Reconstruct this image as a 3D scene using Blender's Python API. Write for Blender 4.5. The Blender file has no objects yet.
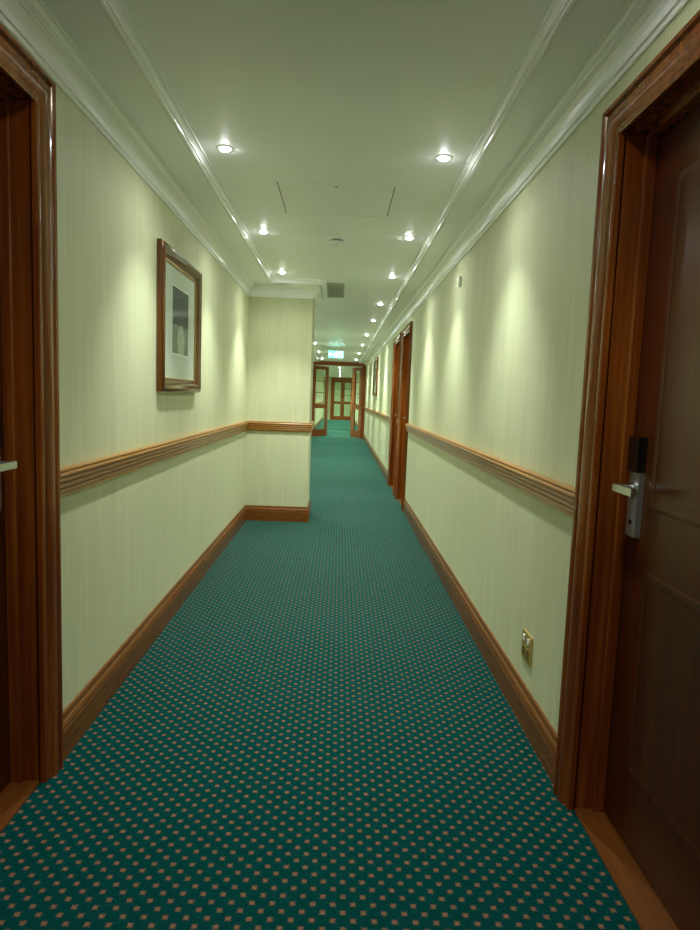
import bpy, bmesh, math, random
from mathutils import Vector, Matrix
random.seed(4)
S = bpy.context.scene
COL = S.collection
S.view_settings.view_transform = 'Standard'
S.view_settings.look = 'None'
S.view_settings.exposure = 0.0
S.view_settings.gamma = 1.13

# ------------------------------------------------------------ dimensions
XL, XR = -0.98, 0.83
H = 1.35
ZB, ZC = 2.47, 2.50            # ceiling border, ceiling tray
YB, YD, YE = -2.0, 21.4, 38.0  # back, glazed doors, far end
PX, PY0, PY1 = -0.315, 6.85, 7.40
DH = 2.17                      # door opening height
DHL = 2.22                     # near left opening
LD = (1.22, 2.10)              # near left door opening
RD = [(1.14, 2.02), (7.82, 8.62), (9.10, 9.95)]
CW = 0.10
RAIL0, RAIL1 = 0.965, 1.065

# ------------------------------------------------------------ materials
def lin(r, g, b):
    f = lambda c: (c/255/12.92) if c/255 <= .04045 else ((c/255+.055)/1.055)**2.4
    return (f(r), f(g), f(b), 1)
def new_mat(name):
    m = bpy.data.materials.new(name); m.use_nodes = True
    nt = m.node_tree
    return m, nt, nt.nodes['Principled BSDF'], nt.nodes['Material Output']
def N(nt, t, **kw):
    n = nt.nodes.new(t)
    for k, v in kw.items(): setattr(n, k, v)
    return n
def coords(nt, scale):
    tc = N(nt, 'ShaderNodeTexCoord'); mp = N(nt, 'ShaderNodeMapping')
    mp.inputs['Scale'].default_value = scale
    nt.links.new(tc.outputs['Object'], mp.inputs['Vector'])
    return mp.outputs['Vector']
def ramp(nt, fac, stops):
    r = N(nt, 'ShaderNodeValToRGB')
    els = r.color_ramp.elements
    while len(els) < len(stops): els.new(0.5)
    for e, (p, c) in zip(els, stops): e.position = p; e.color = c
    nt.links.new(fac, r.inputs['Fac'])
    return r.outputs['Color']
def noise(nt, vec, scale, detail=3, rough=.5):
    n = N(nt, 'ShaderNodeTexNoise')
    n.inputs['Scale'].default_value = scale; n.inputs['Detail'].default_value = detail
    n.inputs['Roughness'].default_value = rough
    nt.links.new(vec, n.inputs['Vector'])
    return n.outputs['Fac']
def bump(nt, bsdf, h, strength, dist=.002):
    b = N(nt, 'ShaderNodeBump'); b.inputs['Strength'].default_value = strength
    b.inputs['Distance'].default_value = dist
    nt.links.new(h, b.inputs['Height']); nt.links.new(b.outputs['Normal'], bsdf.inputs['Normal'])
def wood(name, dark, mid, light, axis, rough=.28, spec=.4, lo=.15, hi=.85, bmp=.05, freq=38):
    m, nt, b, o = new_mat(name)
    sc = [freq]*3; sc[axis] = 1.3
    v = coords(nt, tuple(sc))
    f = noise(nt, v, 1.0, 5, .62)
    c = ramp(nt, f, [(lo, dark), (.5, mid), (hi, light)])
    nt.links.new(c, b.inputs['Base Color'])
    b.inputs['Roughness'].default_value = rough
    b.inputs['Specular IOR Level'].default_value = spec
    b.inputs['Specular Tint'].default_value = (1, .80, .58, 1)
    bump(nt, b, f, bmp, .001)
    return m
def plain(name, col, rough=.5, metal=0, var=.015):
    m, nt, b, o = new_mat(name)
    v = coords(nt, (1, 1, 1)); f = noise(nt, v, 30, 2)
    lo = tuple(max(0, x*(1-var)) for x in col[:3])+(1,); hi = tuple(min(1, x*(1+var)) for x in col[:3])+(1,)
    nt.links.new(ramp(nt, f, [(.3, lo), (.7, hi)]), b.inputs['Base Color'])
    b.inputs['Roughness'].default_value = rough; b.inputs['Metallic'].default_value = metal
    return m
def emit(name, col, st):
    m, nt, b, o = new_mat(name)
    b.inputs['Base Color'].default_value = col
    b.inputs['Emission Color'].default_value = col; b.inputs['Emission Strength'].default_value = st
    return m

M = {}
M['case'] = wood('mahogany_casing', lin(64,26,6), lin(112,50,12), lin(152,82,26), 2, .15, .6)
M['door'] = wood('mahogany_door', lin(40,15,5), lin(64,25,8), lin(88,39,14), 2, .28, .3, .1, .9, .01, 60)
M['rail'] = wood('rail_wood', lin(130,78,26), lin(166,108,42), lin(192,134,60), 1, .28, .5)
M['base'] = wood('base_wood', lin(80,40,13), lin(108,60,21), lin(132,80,34), 1, .25)
M['sill'] = wood('sill_wood', lin(68,32,10), lin(94,48,16), lin(116,66,26), 1, .35)
M['pframe'] = wood('picture_wood', lin(46,22,7), lin(78,42,14), lin(108,62,24), 2, .18, .6)
M['fardoor'] = wood('glazed_door_wood', lin(104,46,14), lin(136,66,24), lin(162,88,36), 2, .35)
M['white'] = plain('white_plastic', lin(238,241,234), .4)
M['cornice'] = plain('cornice_paint', lin(242,247,243), .26)
M['black'] = plain('black_plastic', lin(12,11,11), .25)
M['steel'] = plain('brushed_steel', lin(170,173,170), .4, .8)
M['chrome'] = plain('chrome', lin(200,204,202), .28, 1)
M['brass'] = plain('brass', lin(214,184,98), .38, .8)
M['gilt'] = plain('gilt_edge', lin(176,140,66), .35, .6)
M['mat'] = plain('picture_mat', lin(214,216,206), .8)
M['darkgrey'] = plain('vent_dark', lin(84,90,80), .6)
M['slat'] = plain('vent_slat', lin(165,172,158), .5)
M['bulb'] = emit('bulb_glow', (.98, 1, .97, 1), 150)
M['signgreen'] = emit('sign_green', lin(90,228,206), 3.0)
M['signwhite'] = emit('sign_white', lin(240,255,255), 6)
M['led'] = emit('led_green', lin(80,255,120), .6)
M['pane'] = plain('frosted_pane', lin(190,218,168), .25)

# wallpaper
m, nt, b, o = new_mat('wallpaper'); M['wall'] = m
f1 = noise(nt, coords(nt, (140, 140, 2.2)), 1, 4, .6)
f2 = noise(nt, coords(nt, (14, 14, 1.0)), 1, 2, .5)
add = N(nt, 'ShaderNodeMath', operation='MULTIPLY_ADD'); add.inputs[1].default_value = .45
nt.links.new(f2, add.inputs[0]); nt.links.new(f1, add.inputs[2])
nt.links.new(ramp(nt, add.outputs[0], [(.45, lin(188,192,149)), (.95, lin(209,213,171))]), b.inputs['Base Color'])
b.inputs['Roughness'].default_value = .6
bump(nt, b, f1, .2, .0015)
# ceiling paint
m, nt, b, o = new_mat('ceiling_paint'); M['ceil'] = m
f = noise(nt, coords(nt, (1, 1, 1)), 3, 3)
nt.links.new(ramp(nt, f, [(.3, lin(241,249,248)), (.7, lin(245,252,251))]), b.inputs['Base Color'])
b.inputs['Roughness'].default_value = .42
# carpet
m, nt, b, o = new_mat('carpet'); M['carpet'] = m
tc = N(nt, 'ShaderNodeTexCoord'); sx = N(nt, 'ShaderNodeSeparateXYZ')
nt.links.new(tc.outputs['Object'], sx.inputs[0])
def mth(op, a, bb=None, c=None):
    n = N(nt, 'ShaderNodeMath', operation=op)
    for i, q in enumerate((a, bb, c)):
        if q is None: continue
        if isinstance(q, (int, float)): n.inputs[i].default_value = q
        else: nt.links.new(q, n.inputs[i])
    return n.outputs[0]
wob = noise(nt, tc.outputs['Object'], 320, 2)
P = .054
def dots(off, r):
    res = []
    for ax in ('X', 'Y'):
        u = mth('MULTIPLY_ADD', sx.outputs[ax], 1/P, off)
        u = mth('ABSOLUTE', mth('SUBTRACT', mth('FRACT', u), .5))
        res.append(u)
    d = mth('MAXIMUM', res[0], res[1])
    d = mth('MULTIPLY_ADD', wob, .18, d)
    mr = N(nt, 'ShaderNodeMapRange'); mr.clamp = True
    mr.inputs['From Min'].default_value = r+.09-.045; mr.inputs['From Max'].default_value = r+.09+.05
    mr.inputs['To Min'].default_value = 1; mr.inputs['To Max'].default_value = 0
    nt.links.new(d, mr.inputs['Value'])
    return mr.outputs['Result']
dd = mth('MAXIMUM', dots(0, .112), dots(.5, .112))
tuft = noise(nt, tc.outputs['Object'], 230, 3, .7)
base = ramp(nt, tuft, [(.3, lin(0,31,30)), (.7, lin(2,66,62))])
dotc = ramp(nt, tuft, [(.3, lin(96,66,48)), (.7, lin(140,100,76))])
mx = N(nt, 'ShaderNodeMix', data_type='RGBA')
nt.links.new(dd, mx.inputs['Factor']); nt.links.new(base, mx.inputs[6]); nt.links.new(dotc, mx.inputs[7])
nt.links.new(mx.outputs[2], b.inputs['Base Color'])
b.inputs['Roughness'].default_value = .95
b.inputs['Specular IOR Level'].default_value = .03
b.inputs['Sheen Weight'].default_value = 1.0
b.inputs['Sheen Roughness'].default_value = .27
b.inputs['Sheen Tint'].default_value = lin(5,176,164)
bump(nt, b, tuft, .5, .004)
# print: dark upper part, paler lower part with a pale shape
m, nt, b, o = new_mat('print'); M['print'] = m
f = noise(nt, coords(nt, (1, 20, 24)), 1.3, 6, .7)
tcp = N(nt, 'ShaderNodeTexCoord'); sp = N(nt, 'ShaderNodeSeparateXYZ'); nt.links.new(tcp.outputs['Object'], sp.inputs[0])
z = sp.outputs['Z']; y = sp.outputs['Y']
e1 = mth('MULTIPLY', mth('SUBTRACT', z, .30), 8.5); e2 = mth('MULTIPLY', mth('ADD', y, -.03), 9.0)
ell = mth('SQRT', mth('ADD', mth('MULTIPLY', e1, e1), mth('MULTIPLY', e2, e2)))
low = mth('MULTIPLY', mth('LESS_THAN', mth('MULTIPLY_ADD', f, .06, z), .42), .22)
pale = mth('MULTIPLY', mth('LESS_THAN', mth('MULTIPLY_ADD', f, .7, ell), 1.15), .20)
val = mth('ADD', mth('MULTIPLY', f, .6), mth('ADD', low, pale))
nt.links.new(ramp(nt, val, [(.24, lin(30,32,30)), (.38, lin(70,72,66)), (.54, lin(132,134,124)), (.76, lin(196,198,184))]), b.inputs['Base Color'])
b.inputs['Roughness'].default_value = .6
# clear glass
m, nt, b, o = new_mat('clear_glass'); M['glass'] = m
tr = N(nt, 'ShaderNodeBsdfTransparent'); gl = N(nt, 'ShaderNodeBsdfGlossy'); ms = N(nt, 'ShaderNodeMixShader')
tr.inputs[0].default_value = (.96, .99, .96, 1); gl.inputs['Roughness'].default_value = .12
ms.inputs[0].default_value = .02
nt.links.new(tr.outputs[0], ms.inputs[1]); nt.links.new(gl.outputs[0], ms.inputs[2]); nt.links.new(ms.outputs[0], o.inputs['Surface'])

# ------------------------------------------------------------ mesh helpers
def box(bm, x0, x1, y0, y1, z0, z1):
    vs = [bm.verts.new((x, y, z)) for x in (x0, x1) for y in (y0, y1) for z in (z0, z1)]
    for q in ((0,1,3,2), (4,6,7,5), (0,4,5,1), (2,3,7,6), (0,2,6,4), (1,5,7,3)):
        bm.faces.new([vs[i] for i in q])
def rings(bm, R, closed=False):
    V = [[bm.verts.new(p) for p in r] for r in R]
    n = len(V[0]); k = len(V)
    for i in range(k if closed else k-1):
        a, c = V[i], V[(i+1) % k]
        for j in range(n):
            bm.faces.new((a[j], a[(j+1) % n], c[(j+1) % n], c[j]))
    if not closed:
        bm.faces.new(V[0][::-1]); bm.faces.new(V[-1])
def path_sweep(bm, pts, prof):
    pts = [Vector(p) for p in pts]; R = []
    for i, p in enumerate(pts):
        ds = []
        if i > 0: ds.append((p-pts[i-1]).normalized())
        if i < len(pts)-1: ds.append((pts[i+1]-p).normalized())
        ns = [Vector((d.y, -d.x)) for d in ds]
        n = ns[0] if len(ns) == 1 else (ns[0]+ns[1]) / (1+ns[0].dot(ns[1]))
        R.append([(p.x+n.x*o, p.y+n.y*o, z) for o, z in prof])
    rings(bm, R)
def frame_sweep(bm, x, s, y0, y1, z0, z1, prof, full):
    R = [[], [], [], []]
    for d, w in prof:
        zb = z0-d if full else z0
        for r, (y, z) in zip(R, ((y0-d, zb), (y0-d, z1+d), (y1+d, z1+d), (y1+d, zb))):
            r.append((x+s*w, y, z))
    rings(bm, R, full)
def cyl(bm, c, axis, r, d, r2=None, seg=24):
    q = Vector((0, 0, 1)).rotation_difference(Vector(axis)).to_matrix().to_4x4()
    bmesh.ops.create_cone(bm, cap_ends=True, segments=seg, radius1=r, radius2=r if r2 is None else r2, depth=d,
                          matrix=Matrix.Translation(c) @ q)
def lathe(bm, c, prof, seg=32):
    R = []
    for k in range(seg):
        a = 2*math.pi*k/seg
        R.append([(c[0]+r*math.cos(a), c[1]+r*math.sin(a), c[2]+z) for r, z in prof])
    rings(bm, R, True)
def bevel(bm, w, seg=2):
    bmesh.ops.bevel(bm, geom=[e for e in bm.edges if len(e.link_faces) == 2 and e.calc_face_angle(0) > .6],
                    offset=w, segments=seg, affect='EDGES', profile=.5)

LOC = {}
def link(name, bm, mat, parent=None, smooth=False, origin=None):
    bmesh.ops.recalc_face_normals(bm, faces=bm.faces)
    base = LOC[parent.name] if parent else (Vector(origin) if origin else Vector((0, 0, 0)))
    bmesh.ops.translate(bm, verts=bm.verts, vec=-base)
    if smooth:
        for f in bm.faces: f.smooth = True
        for e in bm.edges:
            if len(e.link_faces) == 2 and e.calc_face_angle(0) > .7: e.smooth = False
    me = bpy.data.meshes.new(name); bm.to_mesh(me); bm.free()
    me.materials.append(mat)
    o = bpy.data.objects.new(name, me); COL.objects.link(o)
    if parent: o.parent = parent
    else: o.location = base
    LOC[o.name] = base
    return o
def tag(o, label=None, cat=None, group=None, kind=None):
    if label: o['label'] = label
    if cat: o['category'] = cat
    if group: o['group'] = group
    if kind: o['kind'] = kind
    return o
def thing(name, loc, label, cat, group=None, kind=None):
    o = bpy.data.objects.new(name, None); COL.objects.link(o); o.location = loc
    o.empty_display_size = .1
    LOC[o.name] = Vector(loc)
    return tag(o, label, cat, group, kind)
B = bmesh.new
def struct(name, bm, mat, label, cat, smooth=False):
    return tag(link(name, bm, mat, None, smooth), label, cat, None, 'structure')

# ------------------------------------------------------------ room shell
bm = B(); box(bm, XL-.02, XR+.02, YB-.1, YE+.1, -.06, 0)
struct('floor', bm, M['carpet'], 'dark teal carpet with small peach square dots along the corridor', 'carpet floor')
def wall_with_doors(bm, x0, x1, doors, y0, y1, ztop, dh):
    y = y0
    for a, c in doors:
        a -= .03; c += .03
        box(bm, x0, x1, y, a, -.06, ztop); box(bm, x0, x1, a, c, dh+.03, ztop); y = c
    box(bm, x0, x1, y, y1, -.06, ztop)
bm = B(); wall_with_doors(bm, XR, XR+.17, RD, YB-.1, YE+.1, ZC+.05, DH)
struct('wall_right', bm, M['wall'], 'long cream green papered wall on the right with three doorways', 'wall')
bm = B(); wall_with_doors(bm, XL-.17, XL, [LD], YB-.1, YE+.1, ZC+.05, DHL)
struct('wall_left', bm, M['wall'], 'cream green papered wall on the left carrying the large framed picture', 'wall')
bm = B(); box(bm, XL-.02, PX, PY0, PY1, -.02, ZC+.02)
struct('wall_pier', bm, M['wall'], 'papered pier jutting out from the left wall beyond the picture', 'wall')
bm = B(); box(bm, XL-.1, XR+.1, YB-.2, YB, -.06, ZC+.05)
struct('wall_back', bm, M['wall'], 'cream papered end wall behind the viewer', 'wall')
bm = B(); box(bm, XL-.1, XR+.1, YE, YE+.1, -.06, ZC+.05)
struct('wall_far', bm, M['wall'], 'pale wall around the small glazed doors at the far end', 'wall')

TLx, TRx, TPx = -.72, .60, -.205
tl = [(TLx, YB), (TLx, 6.58), (TPx, 6.58), (TPx, 7.67), (TLx, 7.67), (TLx, YD)]
bm = B()
box(bm, XL-.05, XR+.05, YB-.1, YE+.1, ZC, ZC+.08)
box(bm, XL-.01, TLx, YB, YD, ZB, ZC+.01)
box(bm, TLx, TPx, 6.58, 7.67, ZB, ZC+.01)
box(bm, TRx, XR+.01, YB, YD, ZB, ZC+.01)
struct('ceiling', bm, M['ceil'], 'pale greenish painted ceiling with a shallow moulded tray', 'ceiling')
tray = [(-.022, ZB+.005), (-.022, ZB-.007), (-.017, ZB-.007), (-.014, ZB-.013), (-.007, ZB-.016), (.000, ZB-.013), (.003, ZB-.006), (.008, ZB-.006), (.008, ZB+.007), (.014, ZB+.014), (.022, ZB+.019), (.027, ZB+.019), (.027, ZC+.005), (-.022, ZC+.005)]
bm = B(); path_sweep(bm, tl, tray); struct('trim_1', bm, M['cornice'], 'white ceiling tray moulding on the left side, stepping round the pier', 'moulding')
bm = B(); path_sweep(bm, [(TRx, YD), (TRx, YB)], tray); struct('trim_2', bm, M['cornice'], 'white ceiling tray moulding running straight along the right side', 'moulding')
corn = [(-.005, 2.352), (.008, 2.352), (.011, 2.356), (.011, 2.366), (.018, 2.368), (.018, 2.373), (.021, 2.390), (.028, 2.406), (.039, 2.418), (.046, 2.422), (.046, 2.428), (.053, 2.430), (.053, 2.439), (.059, 2.442), (.064, 2.448), (.066, 2.457), (.071, 2.457), (.071, ZB+.005), (-.005, ZB+.005)]
pier = [(XL, PY0), (PX, PY0), (PX, PY1), (XL, PY1)]
bm = B(); path_sweep(bm, [(XL, YB)]+pier+[(XL, YD)], corn); struct('trim_3', bm, M['cornice'], 'white cornice along the top of the left wall and pier', 'cornice')
bm = B(); path_sweep(bm, [(XR, YD), (XR, YB)], corn); struct('trim_4', bm, M['cornice'], 'white cornice along the top of the right wall', 'cornice')
r0, r1 = RAIL0, RAIL1
rail = [(-.005, r0), (.012, r0)]
for k in range(4):                      # reeded face with crisp grooves
    z0 = r0+.010+k*.0205; w0 = .014+.005*k
    rail += [(w0-.005, z0), (w0+.004, z0+.002), (w0+.008, z0+.007), (w0+.008, z0+.013), (w0+.004, z0+.018), (w0-.004, z0+.0195)]
rail += [(.034, r1-.006), (.034, r1), (-.005, r1)]
skirt = [(-.005, 0), (.022, 0), (.022, .105), (.019, .112), (.022, .120), (.018, .134), (.013, .142), (.012, .152), (.010, .163), (-.005, .163)]
lpaths = [[(XL, YB), (XL, LD[0]-CW)], [(XL, LD[1]+CW)]+pier+[(XL, YD)]]
ys = [YB]
for a, c in RD: ys += [a-CW, c+CW]
ys += [YD]
rpaths = [[(XR, ys[i+1]), (XR, ys[i])] for i in range(0, len(ys), 2)]
lf = [[(XL, YD+.12), (XL, YE)]]; rf = [[(XR, YE), (XR, YD+.12)]]
for nm, paths, prof, mt, lb, ct in (
    ('trim_5', lpaths+lf, rail, M['rail'], 'golden brown chair rail along the left wall and pier', 'chair rail'),
    ('trim_6', rpaths+rf, rail, M['rail'], 'golden brown chair rail along the right wall', 'chair rail'),
    ('baseboard_left', lpaths+lf, skirt, M['base'], 'brown wooden skirting along the left wall and pier', 'baseboard'),
    ('baseboard_right', rpaths+rf, skirt, M['base'], 'brown wooden skirting along the right wall', 'baseboard')):
    bm = B()
    for p in paths: path_sweep(bm, p, prof)
    struct(nm, bm, mt, lb, ct)

# ------------------------------------------------------------ bedroom doors
case_prof = [(0, -.005), (0, .016), (.006, .021), (.016, .021), (.020, .014), (.026, .016), (.036, .030), (.052, .035), (.064, .034), (.071, .024), (.076, .027), (.080, .037), (.090, .039), (.098, .032), (.10, .02), (.10, -.005)]
def bedroom_door(n, xw, s, y0, y1, label, backset=.075, DH=DH):
    # s: direction from the wall into the corridor along x
    out = -s
    t = thing('door_%d' % n, (xw+out*.1, (y0+y1)/2, 0), label, 'door', None, 'structure')
    bm = B(); frame_sweep(bm, xw, s, y0, y1, 0, DH, case_prof, False); link('door_casing', bm, M['case'], t, True)
    bm = B()   # lining with rebate for the leaf
    lin_prof = [(.03, .0), (0, .0), (0, -.085), (.0, -.135), (.0, -.17), (.03, -.17)]
    frame_sweep(bm, xw, s, y0, y1, 0, DH, lin_prof, False)
    stop = [(.002, -.060), (-.014, -.060), (-.016, -.064), (-.016, -.094), (.002, -.094)]
    frame_sweep(bm, xw, s, y0, y1, 0, DH, stop, False)
    link('door_lining', bm, M['case'], t, False)
    bm = B(); a, c = sorted((xw+out*.001, xw+out*.17)); box(bm, a, c, y0, y1, -.02, .006); link('threshold', bm, M['sill'], t)
    # leaf
    xf = xw+out*.096; xb = xw+out*.140
    bm = B(); a, c = sorted((xf, xb)); box(bm, a, c, y0+.003, y1-.003, .010, DH-.003)
    leaf = link('door_leaf', bm, M['door'], t)
    pm = [(-.024, -.002), (-.024, .0012), (-.016, .0022), (-.008, .0034), (0, .0036), (.006, .0025), (.008, -.002)]
    for z0, z1 in ((.24, .86), (1.06, DH-.16)):
        bm = B(); frame_sweep(bm, xf, s, y0+.15, y1-.15, z0, z1, pm, True)
        link('door_panel', bm, M['door'], leaf, True)
    # card lock and lever
    yc = y1-backset
    bm = B(); box(bm, *sorted((xf-s*.002, xf+s*.018)), yc-.030, yc+.030, .955, 1.165); bevel(bm, .006)
    tag(link('lock_plate', bm, M['steel'], leaf, True), 'brushed steel lock plate')
    bm = B(); box(bm, *sorted((xf-s*.002, xf+s*.028)), yc-.032, yc+.032, 1.155, 1.262); bevel(bm, .012, 3)
    tag(link('card_reader', bm, M['black'], leaf, True), 'black key card reader')
    bm = B(); cyl(bm, (xf+s*.04, yc, 1.105), (1, 0, 0), .011, .06); cyl(bm, (xf+s*.021, yc, 1.105), (1, 0, 0), .02, .008)
    lev = B(); box(lev, *sorted((xf+s*.060, xf+s*.078)), yc-.115, yc+.014, 1.094, 1.116); bevel(lev, .007, 3)
    me = bpy.data.meshes.new('tmp'); lev.to_mesh(me); lev.free(); bm.from_mesh(me); bpy.data.meshes.remove(me)
    tag(link('door_handle', bm, M['chrome'], leaf, True), 'shiny steel lever handle')
    bm = B(); cyl(bm, (xf+s*.019, yc, 1.0), (1, 0, 0), .008, .006); link('keyhole', bm, M['black'], leaf)
    # hinges on the near side
    for z in (.25, 1.1, 1.95):
        bm = B(); cyl(bm, (xf+s*.004, y0+.004, z), (0, 0, 1), .006, .09, seg=12); tag(link('hinge', bm, M['brass'], leaf, True), 'brass hinge')
    return t
bedroom_door(1, XL, 1, LD[0], LD[1], 'near bedroom door in the left wall, dark mahogany, only its casing and lever showing', .10, DHL)
bedroom_door(2, XR, -1, *RD[0], 'nearest dark mahogany bedroom door on the right with card lock and lever handle')
bedroom_door(3, XR, -1, *RD[1], 'mahogany bedroom door half way down the right wall, nearer of the close pair')
bedroom_door(4, XR, -1, *RD[2], 'mahogany bedroom door half way down the right wall, farther of the close pair')

# ------------------------------------------------------------ glazed double doors
def glazed_leaf(t, name, hx, hy, width, ang, sgn, zt, mat, pane_mat, cols=1, nbar=1, st=.11):
    """leaf hinged at (hx,hy); extends along +x*sgn then turned by ang about z"""
    R = Matrix.Translation((hx, hy, 0)) @ Matrix.Rotation(ang, 4, 'Z')
    def tx(bm): bmesh.ops.transform(bm, matrix=R, verts=bm.verts)
    bm = B(); th = .022
    def bx(bm, a, c, z0, z1, t0=-th, t1=th):
        box(bm, *sorted((a*sgn, c*sgn)), t0, t1, z0, z1)
    bx(bm, 0, st, .01, zt); bx(bm, width-st, width, .01, zt)
    bx(bm, st, width-st, .01, .24); bx(bm, st, width-st, zt-.12, zt); bx(bm, st, width-st, .95, 1.09)
    tx(bm); leaf = link(name, bm, mat, t)
    for z0, z1 in ((.24, .95), (1.09, zt-.12)):
        bm = B(); bx(bm, st-.005, width-st+.005, z0-.005, z1+.005, -.004, .004); tx(bm)
        link('glass_pane', bm, pane_mat, leaf)
        bm = B()
        for k in range(1, cols):
            xx = st+(width-2*st)*k/cols; bx(bm, xx-.012, xx+.012, z0, z1, -.014, .014)
        if z1-z0 > .9:
            for k in range(nbar):
                zz = z0+(z1-z0)*(k+1)/(nbar+1); bx(bm, st, width-st, zz-.012, zz+.012, -.014, .014)
        if len(bm.verts): tx(bm); link('glazing_bar', bm, mat, leaf)
        else: bm.free()
    bm = B(); cyl(bm, (sgn*(width-.05), -.06, 1.08), (0, 0, 1), .012, .4)
    for z in (.93, 1.23): cyl(bm, (sgn*(width-.05), -.04, z), (0, 1, 0), .008, .05)
    tx(bm); tag(link('pull_handle', bm, M['brass'], leaf, True), 'brass pull handle')
t = thing('door_5', ((XL+XR)/2, YD+.05, 0), 'pair of glazed wooden fire doors standing open across the far corridor', 'double doors', None, 'structure')
bm = B()
box(bm, XL-.01, XL+.075, YD, YD+.12, 0, ZC); box(bm, XR-.075, XR+.01, YD, YD+.12, 0, ZC)
box(bm, XL+.075, XR-.075, YD, YD+.12, 2.37, ZC)
box(bm, XL-.01, XL+.085, YD-.015, YD, 0, ZC); box(bm, XR-.12, XR+.01, YD-.015, YD, 0, ZC)
link('door_frame', bm, M['fardoor'], t)
W = (XR-XL-.15)/2-.003
glazed_leaf(t, 'door_leaf', XL+.08, YD+.09, W, math.radians(55), 1, 2.36, M['fardoor'], M['glass'], 1, 2, .12)
glazed_leaf(t, 'door_leaf', XR-.08, YD+.09, W, -math.radians(66), -1, 2.36, M['fardoor'], M['glass'], 1, 2, .25)
t = thing('door_6', ((XL+XR)/2, YE-.05, 0), 'small pair of closed glazed doors at the very end of the corridor', 'double doors', None, 'structure')
bm = B(); dx0, dx1 = -.44, .74
box(bm, dx0-.1, dx0, YE-.06, YE+.01, 0, 2.45); box(bm, dx1, dx1+.08, YE-.06, YE+.01, 0, 2.45); box(bm, dx0, dx1, YE-.06, YE+.01, 2.33, 2.45)
link('door_frame', bm, M['fardoor'], t)
W = (dx1-dx0)/2-.004
glazed_leaf(t, 'door_leaf', dx0+.002, YE-.03, W, 0, 1, 2.32, M['fardoor'], M['pane'], 1, 2)
glazed_leaf(t, 'door_leaf', dx1-.002, YE-.03, W, 0, -1, 2.32, M['fardoor'], M['pane'], 1, 2)

# ------------------------------------------------------------ pictures
def picture(xw, s, y0, y1, z0, z1, fw, label, with_print=True):
    t = thing('framed_picture', (xw, (y0+y1)/2, z0), label, 'picture')
    iy0, iy1, iz0, iz1 = y0+fw, y1-fw, z0+fw, z1-fw
    k = fw/.075
    pr = [(.010*k, .002), (.010*k, .014), (.020*k, .020), (.040*k, .036), (.056*k, .043), (.068*k, .038), (.075*k, .026), (.075*k, .002)]
    bm = B(); frame_sweep(bm, xw, s, iy0, iy1, iz0, iz1, pr, True); link('picture_frame', bm, M['pframe'], t, True)
    bm = B(); frame_sweep(bm, xw, s, iy0, iy1, iz0, iz1, [(0, .002), (0, .014), (.004*k, .018), (.008*k, .017), (.010*k, .015), (.010*k, .002)], True)
    tag(link('slip_edge', bm, M['gilt'], t, True), 'thin gilt inner edge of the frame')
    bm = B(); box(bm, *sorted((xw+s*.002, xw+s*.008)), iy0-.005, iy1+.005, iz0-.005, iz1+.005); link('picture_mat', bm, M['mat'], t)
    w, h = iy1-iy0, iz1-iz0
    bm = B(); py0, py1 = iy0+w*.28, iy1-w*.22; pz0, pz1 = iz0+h*.23, iz1-h*.17
    box(bm, *sorted((xw+s*.008, xw+s*.0095)), py0, py1, pz0, pz1); pr_ = link('print', bm, M['print'], t)
    bm = B(); box(bm, *sorted((xw+s*.008, xw+s*.009)), py0-.010, py1+.010, pz0-.010, pz1+.010); link('print_border', bm, M['white'], t)
    bm = B(); box(bm, *sorted((xw+s*.0115, xw+s*.0130)), iy0-.004, iy1+.004, iz0-.004, iz1+.004); link('picture_glass', bm, M['glass'], t)
    return t
picture(XL, 1, 3.47, 4.40, 1.345, 2.135, .080, 'large wood framed grey print in a cream mount on the left wall')
picture(XR, -1, 14.4, 15.9, 1.40, 2.25, .09, 'dark framed picture far down the right wall beyond the doors')

# ------------------------------------------------------------ small fittings
t = thing('wall_socket', (XR, 2.62, .325), 'brass socket plate low on the right wall above the skirting', 'socket')
bm = B(); box(bm, XR-.007, XR+.001, 2.555, 2.685, .265, .388); bevel(bm, .003); link('plate', bm, M['brass'], t, True)
for y in (2.590, 2.650):
    bm = B(); box(bm, XR-.0095, XR-.006, y-.018, y+.018, .284, .326); bevel(bm, .001)
    ins = tag(link('socket_insert', bm, M['gilt'], t), 'darker brass socket insert')
    bm = B(); box(bm, XR-.0105, XR-.009, y-.004, y+.004, .307, .321)
    for q in (-.010, .010): box(bm, XR-.0105, XR-.009, y+q-.005, y+q+.005, .292, .299)
    link('pin_hole', bm, M['black'], ins)
    bm = B(); box(bm, XR-.0125, XR-.006, y-.008, y+.008, .348, .372); bevel(bm, .002); tag(link('switch', bm, M['white'], t, True), 'white rocker switch')
t = thing('wall_sensor', (XR, 4.67, 2.16), 'small white sensor box high on the right wall under the cornice', 'sensor')
bm = B(); box(bm, XR-.022, XR+.001, 4.645, 4.695, 2.16, 2.225); bevel(bm, .005, 3); link('housing', bm, M['white'], t, True)
bm = B(); cyl(bm, (XR-.022, 4.67, 2.185), (1, 0, 0), .010, .006); link('lens', bm, M['cornice'], t, True)

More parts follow.
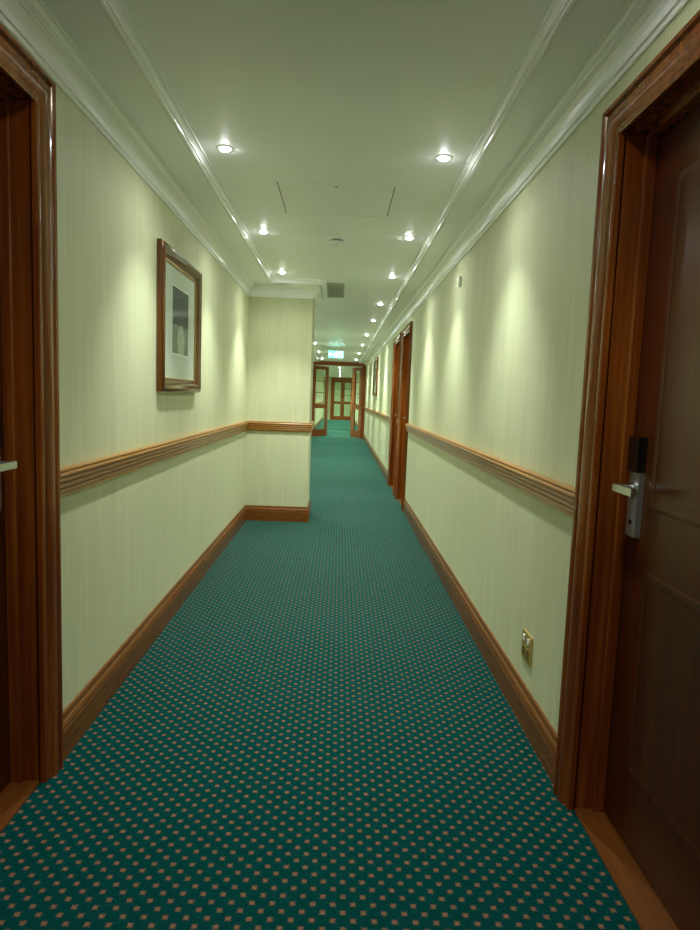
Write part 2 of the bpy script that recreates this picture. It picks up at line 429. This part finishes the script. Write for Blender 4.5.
t = thing('smoke_detector', (-.06, 4.84, ZC), 'round white smoke detector on the ceiling beyond the hatch', 'smoke detector')
bm = B(); lathe(bm, (-.06, 4.84, ZC), [(.0005, .002), (.068, .002), (.068, -.012), (.060, -.018), (.0005, -.018)]); link('base', bm, M['white'], t, True)
bm = B(); lathe(bm, (-.06, 4.84, ZC), [(.0005, -.030), (.054, -.030), (.054, -.044), (.044, -.056), (.024, -.061), (.0005, -.061)]); link('cap', bm, M['white'], t, True)
bm = B(); lathe(bm, (-.06, 4.84, ZC), [(.0005, -.017), (.044, -.017), (.044, -.031), (.0005, -.031)]); tag(link('chamber', bm, M['darkgrey'], t, True), 'dark sensing slot')
bm = B(); cyl(bm, (-.06+.025, 4.84, ZC-.060), (0, 0, 1), .003, .004, seg=12); link('indicator_light', bm, M['led'], t)

hx0, hx1, hy0, hy1 = -.395, .275, 3.63, 4.25
t = thing('access_hatch', (-.06, 3.94, ZC), 'flush square access hatch in the ceiling between the spotlights', 'hatch')
bm = B()
for a in ((hx0, hx1, hy0, hy0+.012), (hx0, hx1, hy1-.012, hy1), (hx0, hx0+.012, hy0+.012, hy1-.012), (hx1-.012, hx1, hy0+.012, hy1-.012)):
    box(bm, a[0], a[1], a[2], a[3], ZC-.004, ZC+.002)
link('hatch_frame', bm, M['ceil'], t)
bm = B(); box(bm, hx0+.012, hx1-.012, hy0+.012, hy1-.012, ZC-.0006, ZC+.001); link('shadow_gap', bm, M['darkgrey'], t)
bm = B(); box(bm, hx0+.018, hx1-.018, hy0+.018, hy1-.018, ZC-.003, ZC+.001); hp = link('hatch_panel', bm, M['ceil'], t)
bm = B(); cyl(bm, (-.06, hy0+.05, ZC-.004), (0, 0, 1), .009, .004); link('hatch_lock', bm, M['steel'], hp)

vx0, vx1, vy0, vy1 = -.172, .005, 6.72, 7.60
t = thing('ceiling_vent', ((vx0+vx1)/2, (vy0+vy1)/2, ZC), 'grey slatted air grille in the ceiling beside the pier', 'vent')
bm = B(); fr = .010
for a in ((vx0, vx1, vy0, vy0+fr), (vx0, vx1, vy1-fr, vy1), (vx0, vx0+fr, vy0+fr, vy1-fr), (vx1-fr, vx1, vy0+fr, vy1-fr)):
    box(bm, a[0], a[1], a[2], a[3], ZC-.012, ZC+.002)
link('vent_frame', bm, M['slat'], t)
bm = B(); box(bm, vx0+fr, vx1-fr, vy0+fr, vy1-fr, ZC-.002, ZC+.001); tag(link('backing', bm, M['darkgrey'], t), 'dark grille backing')
for k in range(14):
    y = vy0+.05+k*(vy1-vy0-.10)/13
    bm = B(); box(bm, vx0+fr-.002, vx1-fr+.002, y-.014, y+.014, -.0015, .0015)
    bmesh.ops.rotate(bm, verts=bm.verts, cent=(0, y, 0), matrix=Matrix.Rotation(math.radians(-20), 3, 'X'))
    bmesh.ops.translate(bm, verts=bm.verts, vec=(0, 0, ZC-.008))
    link('slat', bm, M['slat'], t)

# exit sign
ex, ey, ez0, ez1 = -.13, 15.0, 2.235, 2.40
t = thing('exit_sign', (ex, ey, ZC), 'green illuminated running figure exit sign hanging before the glazed doors', 'exit sign')
bm = B(); box(bm, ex-.175, ex+.175, ey-.02, ey+.02, ez0, ez1); bevel(bm, .004); link('housing', bm, M['white'], t, True)
bm = B(); box(bm, ex-.170, ex+.170, ey-.0225, ey-.019, ez0+.006, ez1-.006); pn = link('sign_panel', bm, M['signgreen'], t)
for sx_ in (-.12, .12):
    bm = B(); cyl(bm, (ex+sx_, ey, (ez1+ZC)/2), (0, 0, 1), .005, ZC-ez1+.004, seg=12); link('hanger', bm, M['chrome'], t, True)
def limb(bm, pts, w):
    for (a, c) in zip(pts[:-1], pts[1:]):
        a = Vector(a); c = Vector(c); d = (c-a).normalized(); n = Vector((-d.y, d.x))*w/2; a = a-d*w*.3; c = c+d*w*.3
        q = [a+n, c+n, c-n, a-n]
        f = [bm.verts.new((ex+p.x, ey-.0245, (ez0+ez1)/2+p.y)) for p in q]
        g = [bm.verts.new((ex+p.x, ey-.0215, (ez0+ez1)/2+p.y)) for p in q]
        bm.faces.new(f); bm.faces.new(g[::-1])
        for i in range(4): bm.faces.new((f[i], g[i], g[(i+1) % 4], f[(i+1) % 4]))
bm = B()
cyl(bm, (ex+.022, ey-.023, (ez0+ez1)/2+.050), (0, 1, 0), .013, .003)
limb(bm, [(.012, .03), (-.004, -.012)], .026)
limb(bm, [(.014, .028), (.038, .014), (.052, .026)], .010)
limb(bm, [(.006, .030), (-.022, .022), (-.030, .0)], .010)
limb(bm, [(0, -.014), (.024, -.028), (.020, -.062)], .013)
limb(bm, [(-.006, -.012), (-.022, -.042), (-.050, -.046)], .013)
link('running_figure', bm, M['signwhite'], pn)
bm = B(); limb(bm, [(-.065, 0), (-.14, 0)], .014); limb(bm, [(-.118, .028), (-.145, 0), (-.118, -.028)], .014); link('arrow', bm, M['signwhite'], pn)
bm = B(); limb(bm, [(.085, -.06), (.085, .06)], .010); limb(bm, [(.085, .06), (.145, .06)], .010); limb(bm, [(.145, .06), (.145, -.06)], .010)
link('doorway_symbol', bm, M['signwhite'], pn)

# ------------------------------------------------------------ ceiling spotlights
LIGHTCOL = (.93, 1.0, .92)
FARCOL = (.86, 1.0, .90)
GREENCOL = (.76, 1.0, .80)
def make_spot(x, y, label, group, power, col=LIGHTCOL):
    t = thing('ceiling_spotlight', (x, y, ZC), label, 'spotlight', group)
    bm = B(); lathe(bm, (x, y, ZC), [(.025, .001), (.025, -.002), (.029, -.004), (.037, -.003), (.040, -.001), (.040, .001)], 28); link('trim_ring', bm, M['white'], t, True)
    bm = B(); lathe(bm, (x, y, ZC), [(.0005, .001), (.0255, .001), (.0255, -.002), (.019, -.009), (.0005, -.014)], 28); tag(link('bulb', bm, M['bulb'], t, True), 'glowing lamp face')
    for ang, k in ((88, 1.25), (160, .15)):      # a focused beam and the spill of the lamp
        L = bpy.data.lights.new('spot_lamp', 'SPOT'); L.energy = power*k; L.color = col
        L.spot_size = math.radians(ang); L.spot_blend = 1.0; L.shadow_soft_size = .03
        lo = bpy.data.objects.new('spot_lamp', L); COL.objects.link(lo); lo.parent = t; lo.location = (0, 0, -.05)
    return t
ORD = ['nearest', 'second', 'third', 'fourth', 'fifth', 'sixth', 'seventh', 'eighth', 'ninth', 'tenth', 'eleventh', 'twelfth']
rows = [3.2, 4.75, 6.25, 8.05, 9.75, 12.0, 14.3, 17.0, 19.8]
POW = [74, 84, 104, 145, 150, 210, 210, 210, 210]
for side, x in (('left', -.585), ('right', .455)):
    for k, y in enumerate(rows):
        make_spot(x, y, 'recessed round spotlight, %s of those ahead in the %s-hand ceiling row' % (ORD[k], side), 'spotlights in the ceiling tray', POW[k], LIGHTCOL if k < 3 else FARCOL)
    for k, y in enumerate((1.65, .1, -1.4)):
        make_spot(x, y, 'recessed round spotlight in the %s-hand row, overhead and out of view (%s back)' % (side, ORD[k]), 'spotlights in the ceiling tray', 25)
for k, y in enumerate((22.6, 25.5, 29.0, 32.5, 36.2)):
    make_spot(-.05, y, 'recessed spotlight beyond the open glazed doors, %s from the doors' % ORD[k], 'spotlights beyond the glazed doors', 680, GREENCOL)

# ------------------------------------------------------------ world + camera
w = bpy.data.worlds.new('World'); S.world = w; w.use_nodes = True
w.node_tree.nodes['Background'].inputs[0].default_value = (.5, .6, .5, 1); w.node_tree.nodes['Background'].inputs[1].default_value = .05
F = 645.0
D = Vector((340-350, 465-397, -F)).normalized()
U = Vector((223, 6165, F)); U = (U - D*U.dot(D)).normalized()
X = D.cross(U)
R = Matrix((X, D, U)).to_4x4()
cam = bpy.data.cameras.new('camera'); co = bpy.data.objects.new('camera', cam); COL.objects.link(co)
cam.sensor_fit = 'VERTICAL'; cam.sensor_height = 36; cam.lens = F*36/930
cam.clip_start = .02; cam.clip_end = 200
co.matrix_world = Matrix.Translation((0, 0, H)) @ R
S.camera = co
